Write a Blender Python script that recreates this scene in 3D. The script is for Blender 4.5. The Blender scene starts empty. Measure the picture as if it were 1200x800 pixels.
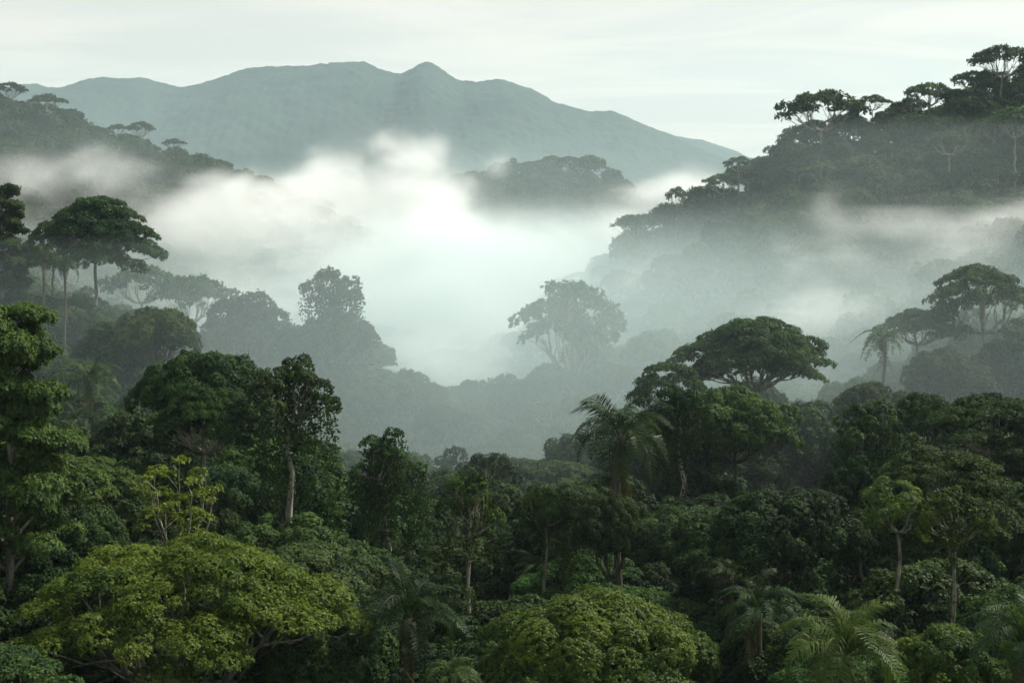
import bpy, math, random
import numpy as np
from mathutils import Vector, Matrix, Euler

# ------------------------------------------------------------------ camera, sky, sun, exposure
F, HY, CZ = 1800.0, 235.0, 80.0          # focal length and horizon row of the 1200x800 photograph, eye height
sc = bpy.context.scene
COL = sc.collection
cam_d = bpy.data.cameras.new('camera')
cam = bpy.data.objects.new('camera', cam_d)
COL.objects.link(cam)
cam.location = (0, 0, CZ)
cam.rotation_euler = (math.radians(90), 0, 0)
cam_d.sensor_width = 36
cam_d.lens = 36 * F / 1200
cam_d.shift_y = -(400 - HY) / 1200
cam_d.clip_start = 0.5
cam_d.clip_end = 40000
sc.camera = cam

SUN_EL, SUN_AZ = math.radians(47), math.radians(58)   # azimuth clockwise from +Y: right of the view, beyond the valley
world = bpy.data.worlds.new('World')
sc.world = world
world.use_nodes = True
wn, wl = world.node_tree.nodes, world.node_tree.links
wn.clear()
w_out = wn.new('ShaderNodeOutputWorld')
w_bg = wn.new('ShaderNodeBackground')
w_bg.inputs['Strength'].default_value = 0.105
sky = wn.new('ShaderNodeTexSky')
sky.sky_type = 'NISHITA'
sky.sun_disc = False
sky.sun_elevation = SUN_EL
sky.sun_rotation = SUN_AZ
sky.air_density = 1.0
sky.dust_density = 3.0
w_tc = wn.new('ShaderNodeTexCoord')
w_sep = wn.new('ShaderNodeSeparateXYZ')
wl.new(w_tc.outputs['Generated'], w_sep.inputs[0])
w_add = wn.new('ShaderNodeMath'); w_add.operation = 'ADD'; w_add.inputs[1].default_value = 0.06
w_abs = wn.new('ShaderNodeMath'); w_abs.operation = 'ABSOLUTE'
wl.new(w_sep.outputs['Z'], w_abs.inputs[0]); wl.new(w_abs.outputs[0], w_add.inputs[0])
w_div = wn.new('ShaderNodeVectorMath'); w_div.operation = 'DIVIDE'
w_cmb = wn.new('ShaderNodeCombineXYZ')
for i in range(3):
    wl.new(w_add.outputs[0], w_cmb.inputs[i])
wl.new(w_tc.outputs['Generated'], w_div.inputs[0]); wl.new(w_cmb.outputs[0], w_div.inputs[1])
w_map = wn.new('ShaderNodeMapping')
w_map.inputs['Scale'].default_value = (0.55, 0.8, 0.0)
w_map.inputs['Rotation'].default_value = (0, 0, math.radians(-7))
wl.new(w_div.outputs[0], w_map.inputs[0])
w_n = wn.new('ShaderNodeTexNoise')
w_n.inputs['Scale'].default_value = 1.15
w_n.inputs['Detail'].default_value = 6
w_n.inputs['Roughness'].default_value = 0.55
w_n.inputs['Distortion'].default_value = 1.1
wl.new(w_map.outputs[0], w_n.inputs['Vector'])
w_r = wn.new('ShaderNodeValToRGB')
w_r.color_ramp.interpolation = 'EASE'
w_r.color_ramp.elements[0].position = 0.33
w_r.color_ramp.elements[0].color = (6.0, 5.85, 5.45, 1)
w_r.color_ramp.elements[1].position = 0.66
w_r.color_ramp.elements[1].color = (7.3, 6.85, 6.1, 1)
wl.new(w_n.outputs['Fac'], w_r.inputs[0])
w_mix = wn.new('ShaderNodeMix'); w_mix.data_type = 'RGBA'
w_el = wn.new('ShaderNodeMapRange')
w_el.inputs['From Min'].default_value = 0.12; w_el.inputs['From Max'].default_value = 0.55
w_el.inputs['To Min'].default_value = 0.95; w_el.inputs['To Max'].default_value = 0.3
wl.new(w_sep.outputs['Z'], w_el.inputs['Value']); wl.new(w_el.outputs[0], w_mix.inputs['Factor'])
wl.new(sky.outputs[0], w_mix.inputs['A']); wl.new(w_r.outputs[0], w_mix.inputs['B'])
wl.new(w_mix.outputs['Result'], w_bg.inputs['Color'])
wl.new(w_bg.outputs[0], w_out.inputs['Surface'])
world.cycles.sampling_method = 'MANUAL'
world.cycles.sample_map_resolution = 256

sun_d = bpy.data.lights.new('sun', 'SUN')
sun_d.energy = 5.0
sun_d.angle = math.radians(3)
sun_d.color = (1.0, 0.94, 0.80)
sun = bpy.data.objects.new('sun', sun_d)
COL.objects.link(sun)
to_sun = Vector((math.sin(SUN_AZ) * math.cos(SUN_EL), math.cos(SUN_AZ) * math.cos(SUN_EL), math.sin(SUN_EL)))
sun.rotation_euler = to_sun.to_track_quat('Z', 'Y').to_euler()
sun.location = (300, 200, 500)

vs = sc.view_settings
vs.view_transform = 'Standard'
vs.look = 'None'
vs.exposure = 0.4
vs.gamma = 1.0
vs.use_curve_mapping = False
cy = sc.cycles
cy.use_denoising = True
cy.denoiser = 'OPENIMAGEDENOISE'
cy.use_adaptive_sampling = True
cy.adaptive_threshold = 0.02
cy.max_bounces = 10
cy.diffuse_bounces = 2
cy.glossy_bounces = 1
cy.transmission_bounces = 2
cy.volume_bounces = 8
cy.volume_step_rate = 3.0
cy.volume_max_steps = 128
cy.sample_clamp_indirect = 4

HAZE_DENSITY = 6.2e-5


def P(px, py, Y):
    """A point of the valley: photograph column and row at a true distance Y."""
    return np.array([(px - 600) * Y / F, Y, CZ - (py - HY) * Y / F])


# ------------------------------------------------------------------ materials
def new_mat(name):
    m = bpy.data.materials.new(name)
    m.use_nodes = True
    m.node_tree.nodes.clear()
    return m, m.node_tree.nodes, m.node_tree.links


def leaf_material(name, dark, light, trans=0.3, rough=0.6, vary=1.0):
    m, n, l = new_mat(name)
    out = n.new('ShaderNodeOutputMaterial')
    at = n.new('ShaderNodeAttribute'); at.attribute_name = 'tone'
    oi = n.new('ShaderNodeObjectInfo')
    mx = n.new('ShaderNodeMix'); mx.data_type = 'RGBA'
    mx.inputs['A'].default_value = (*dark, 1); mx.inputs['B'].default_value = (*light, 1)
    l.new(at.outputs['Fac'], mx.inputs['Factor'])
    hs = n.new('ShaderNodeHueSaturation')
    mr = n.new('ShaderNodeMapRange')
    mr.inputs['To Min'].default_value = 0.5 - 0.012 * vary; mr.inputs['To Max'].default_value = 0.5 + 0.026 * vary
    l.new(oi.outputs['Random'], mr.inputs['Value'])
    l.new(mr.outputs[0], hs.inputs['Hue'])
    mv = n.new('ShaderNodeMath'); mv.operation = 'MULTIPLY'; mv.inputs[1].default_value = 7.31
    fr = n.new('ShaderNodeMath'); fr.operation = 'FRACT'
    mr2 = n.new('ShaderNodeMapRange')
    mr2.inputs['To Min'].default_value = 1 - 0.35 * vary; mr2.inputs['To Max'].default_value = 1 + 0.3 * vary
    l.new(oi.outputs['Random'], mv.inputs[0]); l.new(mv.outputs[0], fr.inputs[0])
    l.new(fr.outputs[0], mr2.inputs['Value']); l.new(mr2.outputs[0], hs.inputs['Value'])
    l.new(mx.outputs['Result'], hs.inputs['Color'])
    mu = n.new('ShaderNodeMix'); mu.data_type = 'RGBA'; mu.blend_type = 'MULTIPLY'
    mu.inputs['Factor'].default_value = 1
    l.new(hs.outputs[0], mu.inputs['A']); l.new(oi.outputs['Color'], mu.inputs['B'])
    pb = n.new('ShaderNodeBsdfPrincipled')
    pb.inputs['Roughness'].default_value = rough
    pb.inputs['Specular IOR Level'].default_value = 0.09
    l.new(mu.outputs['Result'], pb.inputs['Base Color'])
    tr = n.new('ShaderNodeBsdfTranslucent')
    br = n.new('ShaderNodeMix'); br.data_type = 'RGBA'; br.blend_type = 'MULTIPLY'
    br.inputs['Factor'].default_value = 1; br.inputs['B'].default_value = (1.5, 1.5, 0.7, 1)
    l.new(mu.outputs['Result'], br.inputs['A'])
    l.new(br.outputs['Result'], tr.inputs['Color'])
    ms = n.new('ShaderNodeMixShader'); ms.inputs[0].default_value = trans
    l.new(pb.outputs[0], ms.inputs[1]); l.new(tr.outputs[0], ms.inputs[2])
    l.new(ms.outputs[0], out.inputs['Surface'])
    return m


def bark_material(name, c1, c2, scale=1.2):
    m, n, l = new_mat(name)
    out = n.new('ShaderNodeOutputMaterial')
    tc = n.new('ShaderNodeTexCoord')
    mp = n.new('ShaderNodeMapping'); mp.inputs['Scale'].default_value = (2.5, 2.5, 0.5)
    l.new(tc.outputs['Object'], mp.inputs[0])
    nz = n.new('ShaderNodeTexNoise'); nz.inputs['Scale'].default_value = scale
    nz.inputs['Detail'].default_value = 5
    l.new(mp.outputs[0], nz.inputs['Vector'])
    rp = n.new('ShaderNodeValToRGB')
    rp.color_ramp.elements[0].position = 0.35; rp.color_ramp.elements[0].color = (*c1, 1)
    rp.color_ramp.elements[1].position = 0.65; rp.color_ramp.elements[1].color = (*c2, 1)
    l.new(nz.outputs['Fac'], rp.inputs[0])
    pb = n.new('ShaderNodeBsdfPrincipled'); pb.inputs['Roughness'].default_value = 0.85
    pb.inputs['Specular IOR Level'].default_value = 0.15
    bp = n.new('ShaderNodeBump'); bp.inputs['Strength'].default_value = 0.5; bp.inputs['Distance'].default_value = 0.08
    l.new(nz.outputs['Fac'], bp.inputs['Height']); l.new(bp.outputs[0], pb.inputs['Normal'])
    l.new(rp.outputs[0], pb.inputs['Base Color'])
    l.new(pb.outputs[0], out.inputs['Surface'])
    return m


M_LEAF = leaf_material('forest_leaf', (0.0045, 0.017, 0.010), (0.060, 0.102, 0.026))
M_BRIGHT = leaf_material('yellow_green_leaf', (0.017, 0.048, 0.010), (0.128, 0.172, 0.023), 0.34, 0.5, 0.15)  # yellow-green foliage, the leaves' own colour
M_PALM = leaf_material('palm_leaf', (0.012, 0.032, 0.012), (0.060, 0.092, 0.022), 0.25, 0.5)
M_DEAD = leaf_material('dead_palm_leaf', (0.045, 0.034, 0.018), (0.16, 0.12, 0.06), 0.2)
M_BARK = bark_material('pale_bark', (0.10, 0.095, 0.07), (0.34, 0.32, 0.25))
M_DBARK = bark_material('mossy_bark', (0.035, 0.035, 0.022), (0.12, 0.11, 0.075))


def ground_material(name, cols, scale, bump=1.0):
    m, n, l = new_mat(name)
    out = n.new('ShaderNodeOutputMaterial')
    tc = n.new('ShaderNodeTexCoord')
    nz = n.new('ShaderNodeTexNoise'); nz.inputs['Scale'].default_value = scale
    nz.inputs['Detail'].default_value = 8; nz.inputs['Roughness'].default_value = 0.65
    l.new(tc.outputs['Object'], nz.inputs['Vector'])
    rp = n.new('ShaderNodeValToRGB')
    rp.color_ramp.elements[0].position = 0.38; rp.color_ramp.elements[0].color = (*cols[0], 1)
    rp.color_ramp.elements[1].position = 0.64; rp.color_ramp.elements[1].color = (*cols[1], 1)
    l.new(nz.outputs['Fac'], rp.inputs[0])
    pb = n.new('ShaderNodeBsdfPrincipled'); pb.inputs['Roughness'].default_value = 0.9
    pb.inputs['Specular IOR Level'].default_value = 0.1
    bp = n.new('ShaderNodeBump'); bp.inputs['Strength'].default_value = bump; bp.inputs['Distance'].default_value = 0.6 / scale
    l.new(nz.outputs['Fac'], bp.inputs['Height']); l.new(bp.outputs[0], pb.inputs['Normal'])
    l.new(rp.outputs[0], pb.inputs['Base Color'])
    l.new(pb.outputs[0], out.inputs['Surface'])
    return m


M_GROUND = ground_material('forest_floor', ((0.012, 0.022, 0.010), (0.035, 0.05, 0.02)), 0.25)
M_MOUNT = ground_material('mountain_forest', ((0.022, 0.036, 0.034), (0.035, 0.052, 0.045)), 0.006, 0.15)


# ------------------------------------------------------------------ mesh helpers
def np_mesh(name, verts, faces4, mats, face_mat=None, tone=None, smooth=False, tris=None):
    verts = np.asarray(verts, dtype=np.float32).reshape(-1, 3)
    f = np.asarray(faces4, dtype=np.int32).reshape(-1, 4)
    me = bpy.data.meshes.new(name)
    me.vertices.add(len(verts)); me.vertices.foreach_set('co', verts.ravel())
    nf = len(f)
    me.loops.add(nf * 4); me.loops.foreach_set('vertex_index', f.ravel())
    me.polygons.add(nf)
    me.polygons.foreach_set('loop_start', np.arange(0, nf * 4, 4, dtype=np.int32))
    me.polygons.foreach_set('loop_total', np.full(nf, 4, dtype=np.int32))
    for m in mats:
        me.materials.append(m)
    if face_mat is not None:
        me.polygons.foreach_set('material_index', np.asarray(face_mat, dtype=np.int32))
    me.polygons.foreach_set('use_smooth', np.full(nf, smooth, dtype=bool))
    if tone is not None:
        a = me.attributes.new('tone', 'FLOAT', 'FACE')
        a.data.foreach_set('value', np.asarray(tone, dtype=np.float32))
    me.update(calc_edges=True)
    return me


def norm(v):
    return v / (np.linalg.norm(v, axis=-1, keepdims=True) + 1e-9)


class Geo:
    """Collects quads for one mesh."""
    def __init__(self):
        self.v, self.f, self.t, self.n = [], [], [], 0

    def add(self, verts, faces, tone=None):
        verts = np.asarray(verts, float).reshape(-1, 3)
        faces = np.asarray(faces, int).reshape(-1, 4)
        self.v.append(verts); self.f.append(faces + self.n)
        self.t.append(np.full(len(faces), 0.5) if tone is None else tone)
        self.n += len(verts)

    def arrays(self):
        if not self.v:
            return np.zeros((0, 3)), np.zeros((0, 4), int), np.zeros(0)
        return np.vstack(self.v), np.vstack(self.f), np.concatenate(self.t)

    def mesh(self, name, mat, smooth=False):
        v, f, t = self.arrays()
        return np_mesh(name, v, f, [mat], None, t, smooth)


def add_leaves(g, C, D, N, L, W, tone, fold=0.12):
    """Kite-shaped leaves: base C, direction D, facing N."""
    n = len(C)
    D = norm(D); S = norm(np.cross(D, N)); N2 = norm(np.cross(S, D))
    L = np.broadcast_to(L, (n,))[:, None]; W = np.broadcast_to(W, (n,))[:, None]
    mid = C + D * L * 0.48
    tip = C + D * L - N2 * L * fold
    v = np.stack([C, mid + S * W / 2 - N2 * L * fold * .4, tip, mid - S * W / 2 - N2 * L * fold * .4], 1)
    f = np.arange(n * 4).reshape(n, 4)
    g.add(v, f, tone)


def add_tube(g, pts, r0, r1, sides=6, tone=0.5):
    pts = np.asarray(pts, float)
    k = len(pts)
    tang = norm(np.gradient(pts, axis=0))
    ref = np.array([1, 0, 0.13]) if abs(tang[0][2]) > 0.7 else np.array([0, 0, 1.0])
    A = norm(np.cross(tang, ref)); B = np.cross(tang, A)
    ang = np.linspace(0, 2 * math.pi, sides, endpoint=False)
    rad = np.linspace(r0, r1, k) if np.isscalar(r0) else np.asarray(r0)
    ring = pts[:, None] + rad[:, None, None] * (np.cos(ang)[None, :, None] * A[:, None] + np.sin(ang)[None, :, None] * B[:, None])
    idx = np.arange(k * sides).reshape(k, sides)
    a = idx[:-1]; b = idx[1:]
    f = np.stack([a, np.roll(a, -1, 1), np.roll(b, -1, 1), b], -1).reshape(-1, 4)
    g.add(ring.reshape(-1, 3), f, np.full(len(f), tone))


def curve_pts(p0, p1, bend, k=6, wob=0.0, rng=None):
    t = np.linspace(0, 1, k)[:, None]
    p = p0 * (1 - t) + p1 * t + bend * (4 * t * (1 - t))
    if wob and rng is not None:
        w = rng.normal(0, wob, (k, 3)); w[0] = 0; w[-1] = 0
        p = p + w
    return p


# ------------------------------------------------------------------ foliage: pads of tufts of leaves
def fill_pads(g, pads, q, rng, cover=1.5, K=7, droop=0.25, open_=0.0):
    """pads: rows of x,y,z, a (radius), b (height), nx,ny,nz, tone. q is the leaf length."""
    for p in pads:
        c = p[:3]; a, b = p[3], p[4]; up = norm(p[5:8]); pt = p[8]
        area = 2 * math.pi * a * (a + b) / 2 * 1.15
        nt = max(3, int(cover * area / (q * q * 1.7)))
        u = norm(rng.normal(0, 1, (nt, 3)))
        d = u @ up
        flip = d < -0.35
        u[flip] -= 2 * d[flip][:, None] * up
        d = u @ up
        rad = a * (0.78 + 0.26 * rng.random(nt))
        lat = u - d[:, None] * up
        pos = c + lat * rad[:, None] + up * (d * b * (0.8 + 0.3 * rng.random(nt)))[:, None]
        pos = pos + rng.normal(0, q * 0.25, (nt, 3))
        out = norm(lat * 0.8 + up * (d * 0.9 + 0.35)[:, None])
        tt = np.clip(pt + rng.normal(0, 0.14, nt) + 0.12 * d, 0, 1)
        C = np.repeat(pos, K, 0); O = np.repeat(out, K, 0); T = np.repeat(tt, K)
        n = len(C)
        D = norm(rng.normal(0, 1, (n, 3)))
        D = D - (np.sum(D * O, 1) * 0.75)[:, None] * O
        D = norm(D) + O * 0.25
        D[:, 2] -= droop
        N = norm(O + rng.normal(0, 0.35, (n, 3)) + np.array([0, 0, 0.3]))
        Lq = q * (0.7 + 0.6 * rng.random(n))
        add_leaves(g, C, D, N, Lq, Lq * 0.55, np.clip(T + rng.normal(0, 0.15, n), 0, 1))


def lobe_pads(center, R, Rz, npad, rng, tone, zmin=-0.35, padr=0.30, flat=0.75, up_bias=0.35):
    i = np.arange(npad) + 0.5
    zz = 1 - (1 - zmin) * i / npad
    th = i * 2.399963 + rng.random() * 6.28
    rr = np.sqrt(np.maximum(0, 1 - zz * zz))
    u = np.stack([rr * np.cos(th), rr * np.sin(th), zz], 1) + rng.normal(0, 0.13, (npad, 3))
    u = norm(u)
    k = 0.82 + 0.22 * rng.random(npad)
    out = rng.random(npad) < 0.12
    k[out] += 0.2
    pos = center + u * np.array([R, R, Rz]) * k[:, None]
    a = R * padr * (0.75 + 0.5 * rng.random(npad))
    a[out] *= 0.6
    nrm = norm(u + np.array([0, 0, up_bias]))
    t = np.clip(tone + rng.normal(0, 0.13, npad), 0, 1)
    return np.column_stack([pos, a, a * flat, nrm, t])


def limbs_to(g, fork, pads, rng, r0, nl, lift=0.25, twig=0.03, sides=5, sub=None):
    """Main limbs from the fork to groups of pads, twigs on to every pad."""
    if len(pads) == 0:
        return
    c = pads[:, :3]
    rel = c - fork
    az = np.arctan2(rel[:, 1], rel[:, 0])
    order = np.argsort(az)
    for grp in np.array_split(order, nl):
        if len(grp) == 0:
            continue
        cen = c[grp].mean(0)
        tgt = fork + (cen - fork) * 0.78 - np.array([0, 0, abs(cen[2] - fork[2]) * 0.18])
        bend = np.array([(cen[0] - fork[0]) * 0.10, (cen[1] - fork[1]) * 0.10, -abs(cen[2] - fork[2]) * lift * 0.5])
        pts = curve_pts(fork, tgt, bend, 8, 0.02 * np.linalg.norm(tgt - fork), rng)
        gg = g if sub is None else Geo()
        add_tube(gg, pts, r0 * 0.6, r0 * 0.25, sides)
        for j in grp:
            k = min(7, max(2, int(8 * min(0.95, 0.35 + 0.5 * rng.random()))))
            e = c[j] - np.array([0, 0, pads[j, 4] * 0.2])
            ln = np.linalg.norm(e - pts[k])
            add_tube(gg, curve_pts(pts[k], e, np.array([0, 0, -0.06 * ln]), 5, 0.03 * ln, rng), r0 * 0.22, twig, 4)
        if sub is not None:
            sub.append(gg)


def trunk_tube(g, top, rng, r, sides=8, wob=0.25, deep=18.0, base=(0, 0)):
    z = np.concatenate([[-deep], np.linspace(0, top[2], 9)])
    t = np.clip(z / top[2], 0, 1)
    pts = np.column_stack([base[0] + (top[0] - base[0]) * t, base[1] + (top[1] - base[1]) * t, z])
    w = rng.normal(0, wob, (len(z), 2)); w[0] = w[1] = 0; w[-1] = 0
    pts[:, :2] += w
    rad = r * (1.0 - 0.45 * t); rad[:2] *= 1.35
    add_tube(g, pts, rad, None, sides)


# each builder returns dict part -> (Geo, material); tree height H, crown radius R; origin at the trunk's base
def t_round(seed, H, R, q, lobes=9, tone=0.4, crown_h=None, mat=None, limbs=False, squash=0.8, droop=0.25, bark=None, cover=1.5, curtain=0):
    rng = np.random.default_rng(seed)
    ch = crown_h or R * 1.5
    crown, wood = Geo(), Geo()
    cz = H - ch * 0.5
    P0 = []
    i = np.arange(lobes) + 0.5
    zz = 1 - 1.35 * i / lobes
    th = i * 2.4 + rng.random() * 6
    rr = np.sqrt(np.maximum(0, 1 - zz ** 2))
    for a in range(lobes):
        u = np.array([rr[a] * math.cos(th[a]), rr[a] * math.sin(th[a]), zz[a]]) + rng.normal(0, 0.12, 3)
        lr = R * (0.26 + 0.28 * rng.random())
        c = np.array([0, 0, cz]) + u * np.array([R - lr, R - lr, ch * 0.5 - lr * squash]) * (0.9 + 0.2 * rng.random())
        P0.append(lobe_pads(c, lr, lr * squash, int(11 + 5 * rng.random()), rng, tone + rng.normal(0, 0.12), -0.3, 0.36))
    pads = np.vstack(P0)
    fill_pads(crown, pads, q, rng, cover=cover, droop=droop)
    if curtain:
        low = pads[pads[:, 2] < cz + ch * .22]
        sel = low[rng.integers(0, len(low), curtain)]
        st = sel[:, :3] + np.column_stack([sel[:, 3] * .7 * rng.normal(0, 1, curtain), sel[:, 3] * .7 * rng.normal(0, 1, curtain), np.zeros(curtain)])
        strands(crown, st, ch * (0.18 + 0.35 * rng.random(curtain)), q, rng, 0.3, 3.5, tone - .04)
    fork = np.array([rng.normal(0, .3), rng.normal(0, .3), H - ch * 0.95])
    r = 0.02 * H
    trunk_tube(wood, fork, rng, r)
    limbs_to(wood, fork, pads[::3], rng, r, 6)
    for j in rng.integers(0, len(pads), 7):            # dead twigs poking out of the crown
        p = pads[j]
        a0 = p[:3]; e = a0 + p[5:8] * (p[3] * 1.3 + 0.7 * rng.random())
        add_tube(wood, curve_pts(a0, e, rng.normal(0, .15, 3), 5), 0.05, 0.015, 4)
        for _ in range(2):
            add_tube(wood, curve_pts(a0 * .4 + e * .6, e + rng.normal(0, .45, 3), np.zeros(3), 3), 0.025, 0.01, 3)
    return {'trunk': (wood, bark or M_DBARK), 'crown': (crown, mat or M_LEAF)}


def t_umbrella(seed, H, R, q, depth=None, npads=70, tone=0.5, mat=None, tiers=2, bark=None, nl=7, padr=0.17, forkk=1.9, skew=(0, 0), cover=1.35, K=7, trunks=1):
    rng = np.random.default_rng(seed)
    depth = depth or R * 0.55
    crown, wood = Geo(), Geo()
    rows = []
    lobe = [(rng.random() * 6.283, rng.random() * 0.11) for _ in range(4)]
    nb = max(8, int(npads * (0.26 + 0.07 * tiers)))
    for i in range(nb):
        lower = i >= nb * (0.72 if tiers > 1 else 1.0)
        if lower:
            r = 0.5 + 0.45 * rng.random(); th = rng.random() * 6.283; zd = depth * (0.28 + 0.22 * rng.random() * tiers)
        else:
            r = math.sqrt((i + 0.4) / (nb * (0.72 if tiers > 1 else 1))); th = i * 2.399963 + rng.normal(0, .15); zd = 0.0
        rim = 0.93 * (1 + sum(a * math.sin((k + 1) * th + p) for k, (p, a) in enumerate(lobe)))
        bx, by = R * r * rim * math.cos(th), R * r * rim * math.sin(th)
        bz = H - depth * r ** 2.3 - zd - rng.random() * depth * 0.24
        ba = R * padr * 1.55 * (0.75 + 0.5 * rng.random())
        bt = tone + rng.normal(0, 0.13)
        slope = 0.55 * depth / R * r
        for j in range(7):
            rj = 0 if j == 0 else ba * (0.75 + .35 * rng.random()); tj = j * 1.05 + rng.normal(0, .2)
            dx, dy = rj * math.cos(tj) * 1.1, rj * math.sin(tj) * 1.1
            out = dx * math.cos(th) + dy * math.sin(th)
            a = ba * (0.50 + 0.22 * rng.random())
            x, y = bx + dx, by + dy
            rows.append([x + skew[0] * r * r * R, y + skew[1] * r * r * R, bz - out * slope - 0.22 * rj + rng.normal(0, .08 * ba), a, a * 0.42,
                         x * 0.4 / R, y * 0.4 / R, 1.0, bt + rng.normal(0, 0.08)])
    pads = np.array(rows); pads[:, 8] = np.clip(pads[:, 8], 0, 1)
    fill_pads(crown, pads, q, rng, cover=cover, K=K, droop=0.18)
    fork = np.array([0, 0, H - depth * forkk])
    r0 = 0.019 * H
    subs = []
    for k in range(trunks):
        off = (0, 0) if k == 0 else (1.6 + rng.random(), 0.4)
        trunk_tube(wood, fork + np.array([off[0] * 0.6, off[1], 0]), rng, r0 * (1 if k == 0 else .7), wob=0.18, base=off)
    limbs_to(wood, fork, pads[::4], rng, r0, nl, sub=subs)
    d = {'trunk': (wood, bark or M_BARK), 'crown': (crown, mat or M_LEAF)}
    d['limbs'] = [(s, bark or M_BARK) for s in subs]
    return d


def strands(g, starts, lens, q, rng, width=0.25, dens=4.0, tone=0.4):
    """Hanging leafy vines."""
    for s, L in zip(starts, lens):
        n = max(4, int(L * dens / q * 0.6))
        t = np.sort(rng.random(n))
        sway = rng.normal(0, 0.5, 2)
        pos = np.column_stack([s[0] + sway[0] * t * t + rng.normal(0, width, n), s[1] + sway[1] * t * t + rng.normal(0, width, n), s[2] - L * t])
        K = 3
        C = np.repeat(pos, K, 0); m = len(C)
        D = rng.normal(0, 0.6, (m, 3)); D[:, 2] = -0.9 - 0.3 * rng.random(m)
        N = norm(rng.normal(0, 1, (m, 3)) * np.array([1, 1, 0.2]) + np.array([0, 0, 0.5]))
        l = q * (0.7 + 0.6 * rng.random(m))
        add_leaves(g, C, D, N, l, l * 0.6, np.clip(tone + rng.normal(0, 0.12, m), 0, 1))


def t_vine(seed, H, R, q, tone=0.38, lean=0.0, heads=5, curtain=1.0, bark=None, head=1.0, hang=1.0):
    rng = np.random.default_rng(seed)
    crown, wood, vines = Geo(), Geo(), Geo()
    P0, starts, lens = [], [], []
    fork = np.array([lean * .5, 0, H * 0.72])
    r0 = 0.016 * H
    trunk_tube(wood, fork, rng, r0, wob=0.25)
    for k in range(heads):
        th = k * 2.4 + rng.random()
        rr = R * (0.25 + 0.65 * (k / max(1, heads - 1)))
        lr = R * (0.30 + 0.12 * rng.random()) * head
        c = np.array([rr * math.cos(th) + lean, rr * math.sin(th), H - lr * 0.8 - (k / heads) * H * 0.16 - rng.random()])
        P0.append(lobe_pads(c, lr, lr * 0.7, 9, rng, tone + rng.normal(0, .1), -0.2, 0.42))
        for j in range(int(9 * curtain)):
            a2 = rng.random() * 6.28
            starts.append(c + np.array([lr * .85 * math.cos(a2), lr * .85 * math.sin(a2), -lr * .2]))
            lens.append(H * (0.10 + 0.24 * rng.random()) * (hang if k % 2 else 1))
    for j in range(int(26 * curtain)):           # ivy on the stem
        z = H * (0.35 + 0.6 * rng.random()); a2 = rng.random() * 6.28
        starts.append(np.array([fork[0] * z / H + math.cos(a2) * R * 0.2, math.sin(a2) * R * 0.2, z])); lens.append(H * (0.1 + 0.12 * rng.random()))
    pads = np.vstack(P0); pads[:, 8] = np.clip(pads[:, 8], 0, 1)
    fill_pads(crown, pads, q, rng, droop=0.5)
    limbs_to(wood, fork, pads[::2], rng, r0, heads)
    strands(vines, starts, lens, q, rng, width=0.34, tone=tone)
    return {'trunk': (wood, bark or M_BARK), 'crown': (crown, M_LEAF), 'vines': (vines, M_LEAF)}


def t_slim(seed, H, R, q, tone=0.4, depth=None, npads=22, flat=0.5, droop=0.3, mat=None):
    rng = np.random.default_rng(seed)
    depth = depth or R * 1.3
    crown, wood = Geo(), Geo()
    pads = lobe_pads(np.array([0, 0, H - depth * .55]), R * .85, depth * .5, npads, rng, tone, -0.75, 0.34, flat)
    pads[:, :2] += rng.normal(0, R * 0.12, (npads, 2))
    fill_pads(crown, pads, q, rng, droop=droop)
    fork = np.array([rng.normal(0, .2), rng.normal(0, .2), H - depth * 1.0])
    r0 = 0.0105 * H
    trunk_tube(wood, fork, rng, r0, wob=0.16)
    limbs_to(wood, fork, pads, rng, r0, 6, twig=0.02)
    ns = 12                                             # climbers on the stem
    zs = H * (0.35 + 0.5 * rng.random(ns)); an = rng.random(ns) * 6.28
    strands(crown, np.column_stack([np.cos(an) * .3, np.sin(an) * .3, zs]), 1.2 + 2.2 * rng.random(ns), q, rng, 0.16, 3.0, tone - .05)
    return {'trunk': (wood, M_BARK), 'crown': (crown, mat or M_LEAF)}


def t_tier(seed, H, R, q, tone=0.5):
    rng = np.random.default_rng(seed)
    crown, wood = Geo(), Geo()
    r0 = 0.015 * H
    trunk_tube(wood, np.array([0, 0, H * 0.97]), rng, r0, wob=0.15)
    rows = []
    z = H * 0.33
    k = 0
    while z < H * 0.98:
        f = (z / H - 0.33) / 0.65
        reach = R * (1.0 - 0.7 * f) * (0.6 + 0.5 * rng.random())
        for s in range(2):
            th = k * 2.4 + s * 3.1 + rng.normal(0, .3)
            end = np.array([math.cos(th) * reach, math.sin(th) * reach, z + reach * (0.05 + .35 * rng.random())])
            st = np.array([0, 0, z - reach * 0.15])
            pts = curve_pts(st, end, np.array([0, 0, 0.12 * reach]), 8, 0.04, rng)
            add_tube(wood, pts, r0 * .4, 0.03, 5)
            for j in range(3, 8):
                for side in (-1, 0, 1):
                    o = np.array([-math.sin(th), math.cos(th), 0]) * side * reach * 0.2 * rng.random()
                    a = (0.9 + 0.6 * rng.random()) * R * 0.125
                    rows.append([*(pts[j] + o + np.array([0, 0, .1 * a])), a, a * .4, math.cos(th) * .3, math.sin(th) * .3, 1, tone + rng.normal(0, .12)])
        z += H * 0.03; k += 1
    pads = np.array(rows); pads[:, 8] = np.clip(pads[:, 8], 0, 1)
    fill_pads(crown, pads, q, rng, cover=1.2, droop=0.35)
    return {'trunk': (wood, M_BARK), 'crown': (crown, M_LEAF)}


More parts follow.
